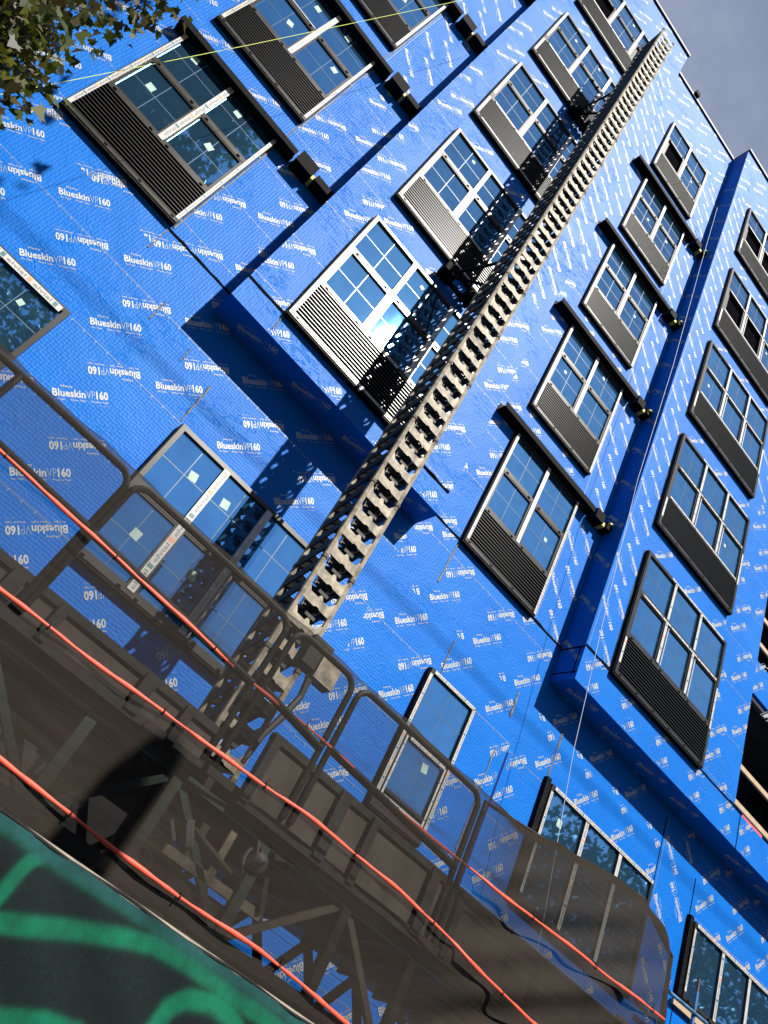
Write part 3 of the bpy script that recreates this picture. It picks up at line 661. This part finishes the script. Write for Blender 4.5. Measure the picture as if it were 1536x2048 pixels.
# drive unit beneath the deck
du = MB(); yd = YG+.10
du.box(1.86, 2.62, yd-.04, yd, 2.40, 2.455, M_galv); du.bar((2.20, yd-.02, 2.45), (2.20, yd-.02, 2.80), .05, .02, M_galv, up=(0, 1, 0)); du.bar((2.02, yd-.02, 2.45), (2.02, yd-.02, 2.66), .05, .02, M_wood, up=(0, 1, 0))
du.box(2.08, 2.30, yd+.02, yd+.2, 2.68, 2.86, M_wood); du.box(2.0, 2.5, yd, yd+.3, 2.15, 2.37, M_mdark)
drive = du.build('drive_unit', wp)
du = MB(); cx, cz = 2.42, 2.655
du.tube([(cx, yd-.03, cz), (cx, yd-.09, cz), (cx, yd-.12, cz)], [.062, .055, .02], M_alu, 20); du.tube([(cx, yd-.11, cz), (cx, yd-.135, cz)], .012, M_mdark, 10)
du.tube([(cx+.085*math.cos(t), yd-.03, cz+.085*math.sin(t)) for t in np.linspace(2.4, 5.0, 9)], .014, M_alu, 6)
du.build('motor_cap', drive)
du = MB(); du.tube([(1.75+.09*math.cos(t), yd-.05, 2.30+.07*math.sin(t)) for t in np.linspace(2.6, -1.0, 10)], .016, M_cable, 6); du.build('hose', drive)
for (px, pz, qx, qz, wd, mm_) in ((2.30, 2.88, 2.44, 2.60, .03, M_rust), (2.52, 2.62, 2.60, 2.44, .035, M_mdark), (1.90, 2.62, 1.98, 2.50, .05, M_alu), (1.80, 2.56, 1.88, 2.48, .02, M_alu), (2.66, 2.80, 2.50, 2.74, .04, M_mdark), (1.95, 2.60, 2.30, 2.52, .018, M_rust)):
    du = MB(); du.bar((px, yd-.05, pz), (qx, yd-.05, qz), wd, .03, mm_, up=(0, 1, 0)); du.build('bracket', drive)
du = MB(); du.box(1.96, 2.06, yd-.06, yd+.06, 2.10, 2.22, M_wood); du.box(2.10, 2.40, yd-.05, yd+.1, 2.04, 2.17, M_rust); du.build('gearbox', drive)
# control head and cable on the mast beside the platform
du = MB(); du.box(.447*4.9, .487*4.9, 4.9, 5.05, EYE+.50*4.95, EYE+.55*4.95, M_rail); du.box(.475*4.9, .515*4.9, 4.88, 5.0, EYE+.495*4.9, EYE+.538*4.9, M_galv)
sw = du.build('control_box', wp)
du = MB(); pp = [(.475, .49), (.478, .46), (.470, .42), (.458, .38), (.452, .33)]; du.tube([(u*4.9, 4.92, EYE+v*4.9) for u, v in pp], [.03, .026, .03, .022, .02], M_cable, 8); du.build('hose', sw)

# ------------------------------------------------------------------ debris netting
YN = .598*D
def vtop(u):
    return float(np.interp(u, [-.4, .9, 1.0, 1.06, 1.2, 1.34, 1.42, 1.48, 1.50], [.549, .547, .551, .568, .598, .614, .598, .560, .535]))
nu, nv = 260, 60; V = []; lay = []
for j in range(nv+1):
    for i in range(nu+1):
        u = -.36+(1.50+.36)*i/nu; t = j/nv; vt = vtop(u)+.0015*math.sin(u*31)+.001*math.sin(u*77); vb = .05; v = vb+(vt-vb)*t
        w_ = (1-t)**.6
        right = 1/(1+math.exp(-(u-.93)/.03))
        dy = .010*w_*math.sin(u*11+v*18)+.006*w_*math.sin(u*31-v*23+1)+.004*math.sin(u*47+v*9)*(.3+w_)
        dy += (right*.03*math.sin(v*40-u*14)+right*.018*math.sin(v*95-u*47))*min(1, (1-t)*4)
        if u > 1.44: dy += (u-1.44)*1.5
        V.append((u*YN, YN-.02+dy, EYE+v*YN))
        l_ = .30 if t > .985 else 0
        l_ += .20*math.exp(-((v-.437)/.004)**2)
        l_ += .36*right+(.3*right if t > .975 else 0)
        l_ += .10*math.exp(-((v-(.235-.05*u))/.0025)**2)
        l_ += .30*min(1, max(0, .30-v)/.14)*(1-.55/(1+math.exp(-(u-.55)/.05)))
        lay.append(l_)
F = [(j*(nu+1)+i, j*(nu+1)+i+1, (j+1)*(nu+1)+i+1, (j+1)*(nu+1)+i) for j in range(nv) for i in range(nu)]
me = bpy.data.meshes.new('debris_netting'); me.from_pydata(V, [], F); me.materials.append(M_net)
at = me.attributes.new('layers', 'FLOAT', 'POINT'); at.data.foreach_set('value', lay); me.polygons.foreach_set('use_smooth', [True]*len(F))
net = bpy.data.objects.new('debris_netting', me); C.objects.link(net); tag(net, 'see-through black debris netting draped over the platform rails', 'netting')
def strap(pts, label, behind=None):
    P = []
    us = [p[0] for p in pts]; vs = [p[1] for p in pts]
    for u in np.linspace(us[0], us[-1], 90):
        y = YN-.045-(.05 if u > .93 else 0)
        if behind and behind[0] < u < behind[1]: y = YN+.055
        P.append((u*y, y+.006*math.sin(u*40), EYE+float(np.interp(u, us, vs))*y+.004*math.sin(u*23)))
    b = MB(); b.tube(P, [.0115*(1+.22*math.sin(i*.7)+.2*math.sin(i*2.3+1)) for i in range(90)], M_rope, 8, ry=.5)
    o = tag(b.build('safety_strap', None, True), label, 'strap', 'orange straps laced along the netting')
    for i in range(6, 88, 9):
        p = Vector(P[i]); q = Vector(P[i+1]); k = MB(); d = (q-p).normalized(); e = d.cross(Vector((0, 1, 0))).normalized()
        k.tube([p+.019*(math.cos(t)*e+math.sin(t)*Vector((0, .8, 0))) for t in np.linspace(0, 2*math.pi, 9)[:-1]], .0035, M_rail, 5, closed=True)
        k.bar(p+e*.018, p+e*.055+d*.012, .004, .004, M_rail); k.build('cable_tie', o)
    return o
strap([(-.36, .447), (-.06, .442), (.065, .436), (.198, .434), (.385, .424), (.515, .431), (.667, .423), (.888, .426), (1.061, .434), (1.482, .452)], 'topmost orange strap level with the platform mid rail', (.36, .90))
strap([(-.36, .30), (.058, .307), (.21, .311), (.379, .317), (.566, .328), (.784, .329), (1.131, .297), (1.46, .28)], 'middle orange strap crossing the brown platform edge')
strap([(-.36, .17), (.186, .161), (.353, .151), (.48, .151), (.6, .1525), (.687, .150), (.793, .142), (1.40, .13)], 'lowest orange strap just above the graffiti fence')

# ------------------------------------------------------------------ graffiti fence
YFn = 2.0; ftop = EYE+.232
strokes = [([(0.3, .227), (0.455, 0.227), (0.626, 0.222), (0.739, 0.226), (0.857, 0.229), (1.116, 0.231), (1.8, 0.231)], .024, .85, 1),
           ([(0.60, 0.215), (0.572, 0.190), (0.565, 0.156), (0.56, 0.08)], .016, .95, 0),
           ([(0.50, 0.0), (0.579, 0.052), (0.68, 0.092), (0.763, 0.126), (0.854, 0.158), (0.953, 0.188), (1.046, 0.194), (1.147, 0.191), (1.357, 0.187), (1.8, .18)], .021, .9, 0),
           ([(1.03, -.02), (1.060, 0.048), (1.067, 0.098), (1.097, 0.130), (1.155, 0.150), (1.229, 0.150), (1.30, 0.11), (1.34, .02)], .022, 1.0, 0),
           ([(0.66, -0.12), (0.71, -0.085), (0.801, -0.05), (0.892, -0.035), (1.0, -.07)], .02, .9, 0),
           ([(1.13, .02), (1.16, .07), (1.20, .06)], .012, .8, 0)]
nx, nz_ = 420, 90; XX = np.linspace(.1, 1.95, nx+1); ZZ = np.linspace(-.30, .232, nz_+1); G = np.zeros((nz_+1, nx+1)); T = np.zeros_like(G)
GX, GZ = np.meshgrid(XX, ZZ)
for pts, wd, am, teal in strokes:
    dd = np.full_like(G, 9.)
    for (a, b_), (c, d_) in zip(pts[:-1], pts[1:]):
        L2 = (c-a)**2+(d_-b_)**2; t = np.clip(((GX-a)*(c-a)+(GZ-b_)*(d_-b_))/L2, 0, 1); dd = np.minimum(dd, np.hypot(GX-a-t*(c-a), GZ-b_-t*(d_-b_)))
    p = am/(1+np.exp((dd-wd)/(wd*.16))); G = np.maximum(G, p)
    if teal: T = np.maximum(T, 1/(1+np.exp((dd-wd)/(wd*.2))))
G += .07*rng.random(G.shape)*(1-G)
me = bpy.data.meshes.new('fence_screen')
V = [(x, YFn+.006*math.sin(x*9)+.003*math.sin(x*23+z*30), EYE+z) for z in ZZ for x in XX]
F = [(j*(nx+1)+i, j*(nx+1)+i+1, (j+1)*(nx+1)+i+1, (j+1)*(nx+1)+i) for j in range(nz_) for i in range(nx)]
b0 = len(V); V += [(-2.2, YFn+.03, EYE-.30), (-2.2, YFn+.03, ftop), (4.2, YFn+.03, ftop), (4.2, YFn+.03, EYE-.30), (-2.2, YFn+.03, .06), (4.2, YFn+.03, .06)]
F += [(b0+4, b0+5, b0+3, b0), (b0, b0+3, b0+2, b0+1)]
me.from_pydata(V, [], F)
at = me.attributes.new('paint', 'FLOAT', 'POINT'); at.data.foreach_set('value', list(G.ravel())+[0]*6)
at = me.attributes.new('teal', 'FLOAT', 'POINT'); at.data.foreach_set('value', list(T.ravel())+[0]*6)
FM = bpy.data.materials.new('painted_screen_fabric'); FM.use_nodes = True; n = FM.node_tree; l = n.links.new; pb = n.nodes['Principled BSDF']
t = N(n, 'ShaderNodeTexCoord'); a = N(n, 'ShaderNodeAttribute', attribute_name='paint'); a2 = N(n, 'ShaderNodeAttribute', attribute_name='teal')
wv = N(n, 'ShaderNodeTexWave', i_Scale=95., i_Distortion=1.2, i_Detail=1.); wv.bands_direction = 'Z'; mpv = N(n, 'ShaderNodeMapping'); l(t.outputs['Object'], mpv.inputs[0]); l(mpv.outputs[0], wv.inputs['Vector'])
wv2 = N(n, 'ShaderNodeTexWave', i_Scale=110., i_Distortion=1.2, i_Detail=1.); wv2.bands_direction = 'X'; l(mpv.outputs[0], wv2.inputs['Vector'])
gn = N(n, 'ShaderNodeTexNoise', i_Scale=14., i_Detail=8., i_Roughness=.7); l(t.outputs['Object'], gn.inputs['Vector'])
gr = N(n, 'ShaderNodeMapRange', i_1=.3, i_2=.7, i_3=.5, i_4=1.3); l(gn.outputs[0], gr.inputs[0])
pm = N(n, 'ShaderNodeMath', operation='MULTIPLY', use_clamp=True); l(a.outputs['Fac'], pm.inputs[0]); l(gr.outputs[0], pm.inputs[1])
wm = N(n, 'ShaderNodeMath', operation='MULTIPLY'); l(wv.outputs['Fac'], wm.inputs[0]); l(wv2.outputs['Fac'], wm.inputs[1])
wr = N(n, 'ShaderNodeMapRange', i_1=0., i_2=1., i_3=.7, i_4=1.25); l(wm.outputs[0], wr.inputs[0])
cg = N(n, 'ShaderNodeMixRGB'); cg.inputs[1].default_value = (.0, .125, .068, 1); cg.inputs[2].default_value = (.010, .075, .076, 1); l(a2.outputs['Fac'], cg.inputs[0])
cb = N(n, 'ShaderNodeMixRGB'); cb.inputs[1].default_value = (.0012, .003, .006, 1); l(pm.outputs[0], cb.inputs[0]); l(cg.outputs[0], cb.inputs[2])
cm = N(n, 'ShaderNodeMixRGB', blend_type='MULTIPLY', i_0=1.); l(cb.outputs[0], cm.inputs[1]); l(wr.outputs[0], cm.inputs[2]); l(cm.outputs[0], pb.inputs['Base Color'])
bu = N(n, 'ShaderNodeBump', i_Strength=.6, i_Distance=.002); l(wm.outputs[0], bu.inputs['Height']); l(bu.outputs[0], pb.inputs['Normal']); pb.inputs['Roughness'].default_value = .6; pb.inputs['Specular IOR Level'].default_value = .15
me.materials.append(FM)
fence = empty('site_fence', (1, 2.05, 0)); tag(fence, 'temporary site fence covered with black fabric sprayed with green graffiti', 'fence')
fo = bpy.data.objects.new('fabric_screen', me); C.objects.link(fo); fo.parent = fence; fo.matrix_parent_inverse = Matrix.Translation(-fence.location)
b = MB(); b.tube([(-2.2, YFn+.06, ftop-.005), (4.2, YFn+.06, ftop-.005)], .02, M_galv, 8); b.build('top_rail', fence)
for x in (-2.0, 1.0, 4.0): b = MB(); b.tube([(x, YFn+.07, 0), (x, YFn+.07, ftop)], .022, M_galv, 8); b.build('fence_post', fence)
# screen hem
b = MB(); b.tube([(x, YFn+.004+.006*math.sin(x*9), ftop+.002+.003*math.sin(x*17)) for x in np.linspace(-2.2, 4.2, 120)], .004, M_rail, 6); b.build('fabric_hem', fence)

# ------------------------------------------------------------------ lines in the air
b = MB(); b.tube([(-2.4, .75*D, 5.4), (-1.62, .75*D, 9.05), (-.59, .75*D, 14.06), (.3, .75*D, 18.4)], .0028, M_lime, 6)
tag(b.build('guide_string'), 'taut lime green guide string crossing the upper left windows', 'string')
b = MB(); b.tube([(6.03, .9*D, 20.5), (6.13, .9*D, 17.83), (6.29, .9*D, 14.39), (6.35, .9*D, 11.24), (6.54, .9*D, 8.79), (6.77, .9*D, 6.46), (7.11, .9*D, 4.42), (7.3, .9*D, 2.5)], .0045, M_wrope, 6)
tag(b.build('hanging_cord'), 'thin white cord hanging down past the dark soffit of the right bay', 'cord')
b = MB(); b.tube([(1.492*D, YP-.35, .2), (1.492*D, YP-.35, zP(.515))], .028, M_bluepipe, 10); b.tube([(1.40*D, YP-.38, zP(.475)), (1.53*D, YP-.38, zP(.478))], .026, M_bluepipe, 10)
b.tube([(1.492*D, YP-.35, zP(.515)), (1.492*D, YP-.35, zP(.54))], .020, M_rust, 10)
tag(b.build('scaffold_pipe'), 'upright blue scaffold pipe below the lower right window', 'pipe')

# ------------------------------------------------------------------ trees
Rm = np.array(R)
def pix(P):
    d = (np.asarray(P)-np.array([0, 0, EYE])) @ Rm.T; z = np.maximum(d[:, 2], 1e-6)
    return d[:, 0]/z*1553.4+768, d[:, 1]/z*1553.4+1024, d[:, 2]
lobe = np.array([(0, -.1), (.12, .0), (.42, -.12), (.34, .12), (.55, .30), (.28, .34), (.20, .52), (0, .80), (-.20, .52), (-.28, .34), (-.55, .30), (-.34, .12), (-.42, -.12), (-.12, .0)])
def leaves(pos, size, name, parent, M, shape=lobe, hang=0.):
    k = len(pos); nvv = len(shape); q = rng.normal(size=(k, 3)); q[:, 2] -= hang; a = q/np.linalg.norm(q, axis=1)[:, None]
    b = rng.normal(size=(k, 3)); b -= (b*a).sum(1)[:, None]*a; b /= np.linalg.norm(b, axis=1)[:, None]; c = np.cross(a, b)
    s = size*rng.uniform(.6, 1.25, size=(k, 1, 1))
    fold = np.abs(shape[:, 0])*.35
    V = pos[:, None, :]+s*(shape[None, :, 1:2]*a[:, None, :]+shape[None, :, 0:1]*b[:, None, :]+fold[None, :, None]*c[:, None, :])
    V = V.reshape(-1, 3); me = bpy.data.meshes.new(name)
    me.vertices.add(k*nvv); me.vertices.foreach_set('co', V.ravel()); me.loops.add(k*nvv); me.polygons.add(k)
    me.loops.foreach_set('vertex_index', np.arange(k*nvv)); me.polygons.foreach_set('loop_start', np.arange(k)*nvv); me.polygons.foreach_set('loop_total', np.full(k, nvv))
    me.update(calc_edges=True); at = me.attributes.new('tint', 'FLOAT', 'POINT'); at.data.foreach_set('value', np.repeat(np.clip(rng.normal(.45, .25, k), 0, 1), nvv))
    me.materials.append(M); o = bpy.data.objects.new(name, me); C.objects.link(o); o.parent = parent; o.matrix_parent_inverse = Matrix.Translation(-parent.location) if parent.type == 'EMPTY' else Matrix()
    return o
def crownpts(c, r, n, clumps):
    c = np.array(c); r = np.array(r); P = []
    cc = rng.normal(size=(clumps, 3)); cc /= np.linalg.norm(cc, axis=1)[:, None]; cc *= rng.uniform(.35, 1.0, (clumps, 1))**.6
    for q in cc: P.append(c+r*(q+rng.normal(scale=.16, size=(n//clumps, 3))))
    return np.concatenate(P), c+cc*r
# near maple: trunk out of frame, one low branch hanging into the top left corner
t1 = empty('maple_tree', (-4.6, -.6, 0)); tag(t1, 'maple tree with yellow green leaves hanging into the top left corner', 'tree')
P, cl = crownpts((-4.2, -.3, 10.8), (3.6, 3.4, 4.2), 15000, 60)
P2, cl2 = crownpts((-3.9, 1.9, 15.5), (1.7, 1.7, 2.1), 13000, 30); P = np.concatenate([P, P2]); cl = np.concatenate([cl[:22], cl2[:10]])
u_, v_, z_ = pix(P); keep = ~((z_ > 0) & (u_ > -60) & (u_ < 1600) & (v_ > -60) & (v_ < 2110))
P = P[keep]
leaves(P, .17, 'crown', t1, M_leafN)
tb = MB(); tb.tube([(-4.6, -.6, 0), (-4.55, -.6, 3), (-4.4, -.5, 6), (-4.2, -.4, 9), (-3.7, .6, 15)], [.24, .2, .16, .11, .05], M_bark, 12)
for q in cl:
    z = max(4, q[2]-2); s = Vector((-4.5, -.55, z*.8)); tb.tube([s, s.lerp(Vector(q), .5)+Vector((0, 0, .3)), Vector(q)], [.07, .045, .02], M_bark, 6)
tb.build('trunk', t1, True)
# hanging branch: twigs placed around measured positions of the corner foliage (metres)
def ray(px, py, y):
    d = Rm.T @ np.array([px-768, py-1024, 1553.4]); return np.array([0, 0, EYE])+d*y/d[1]
tw = MB(); Lp = []
seeds = [(-40, 60, 2.6), (30, 30, 2.7), (90, 60, 2.5), (150, 20, 2.8), (60, 120, 2.4), (20, 170, 2.5), (110, 130, 2.6), (0, 110, 2.7), (220, 15, 2.7), (290, 20, 2.9), (345, 25, 3.0), (250, 35, 2.8), (180, 45, 2.6),
         (30, 190, 2.45), (75, 165, 2.5), (-30, 220, 2.4), (140, -20, 2.6), (300, -20, 2.8), (-60, 0, 2.4), (340, 5, 2.9), (-20, -20, 2.5), (60, -10, 2.6), (200, -10, 2.7), (110, 95, 2.5), (55, 85, 2.6), (-10, 150, 2.5)]
root = Vector((-4.2, -.1, 6.4)); hub = Vector(tuple(ray(-260, -60, 2.4)))
tw.tube([root, root.lerp(hub, .5)+Vector((0, 0, .3)), hub], [.06, .045, .03], M_bark, 8)
for px, py, y in seeds:
    py -= 45 if px < 100 else 25
    e = Vector(tuple(ray(px, py, y))); mid = hub.lerp(e, .55)+Vector((0, 0, .12)); tw.tube([hub, mid, e], [.014, .008, .003], M_bark, 5)
    nl = 76 if px < 180 else 58
    for _ in range(nl):
        tt = random.uniform(.72, 1.03); p = hub.lerp(e, tt) + Vector((random.gauss(0, .07), random.gauss(0, .12), random.gauss(-.02, .07)))
        if px < 130 or tt > .82: Lp.append(p)
Lp = np.array([tuple(p) for p in Lp]); br = tw.build('branch', t1, True)
leaves(Lp, .056, 'leaves', br, M_leafN, hang=.9)
oval = np.array([(0, -.2), (.3, .05), (.3, .5), (0, .9), (-.3, .5), (-.3, .05)])
def street_tree(x, y, h, r, lab, n=9000):
    e = empty('street_tree', (x, y, 0)); tag(e, lab, 'tree', 'trees across the street seen in the glass')
    P, cl = crownpts((x, y, h*.66), (r, r, h*.34), n, 46); leaves(P, .26, 'crown', e, M_leafF, oval)
    b = MB(); b.tube([(x, y, 0), (x+.1, y, h*.3), (x, y+.1, h*.6), (x, y, h*.85)], [.26, .2, .13, .05], M_bark, 10)
    for q in cl[:20]: s = Vector((x, y, max(h*.28, q[2]*.6))); b.tube([s, s.lerp(Vector(q), .5)+Vector((0, 0, .3)), Vector(q)], [.08, .05, .02], M_bark, 6)
    b.build('trunk', e, True)
street_tree(21.5, -4.5, 13.5, 4.4, 'dark street tree mirrored in the strip window at lower right')
street_tree(31, -5, 14.5, 4.8, 'broad street tree mirrored in the window at the bottom right corner')
street_tree(13.5, -8, 10, 3.2, 'small street tree mirrored low in the narrow taped window')
# added column out of view, there only to cast a shadow on the netting
lp = empty('shadow_column', (2.67, -1.2, 0)); tag(lp, 'added dark column behind the viewer, put there to shade the netting', 'blocker')
b = MB(); b.tube([(2.67, -1.2, 0), (2.67, -1.2, 7.45)], [.13, .12], M_rail, 12); b.build('pole', lp)
b = MB(); b.tube([(2.67+.04*k, -1.2, 7.45+z) for k, z in enumerate((0, .08, .2, .7, 1.2, 1.45, 1.55))], [.12, .16, .185, .185, .17, .12, .05], M_rail, 16); b.build('column_head', lp, True)

for k, zw in enumerate((6.75,)):
    dy = YP+4.0; z = zw+dy*1.118
    b = MB(); b.tube([(-30, -4, z-.3+.02*k), (-10, -4, z-.15), (10, -4, z), (30, -4, z+.15+.1*k)], .016, M_cable, 6)
    tag(b.build('overhead_cable'), 'overhead cable whose faint soft shadow runs along the lower blue wall', 'cable')
ob = empty('brick_building', (0, -21, 0)); tag(ob, 'low brown brick building across the street behind the viewer', 'building')
b = MB(); b.box(-60, 60, -32, -21, 0, 9.5, mat('brown_brick', (.10, .06, .045), .85, noise=(3, .6))); b.build('wall', ob)
for k in range(14):
    b = MB(); b.box(-52+k*8, -49.5+k*8, -21.0, -20.97, 5.2, 7.4, M_munt); b.build('window', ob)
# ------------------------------------------------------------------ ground
def sheet(name, x0, x1, y0, y1, z, m):
    b = MB(); b.quad((x0, y0, z), (x1, y0, z), (x1, y1, z), (x0, y1, z), m); return tag(b.build(name), kind='structure')
sheet('ground', -400, 400, -400, 400, -.004, M_asph)
b = MB(); b.box(-60, 60, -3.0, 7.4, -.12, .0+.12, M_conc); tag(b.build('pavement'), kind='structure')
sheet('road', -60, 60, -12, -3.0, .002, M_asph)
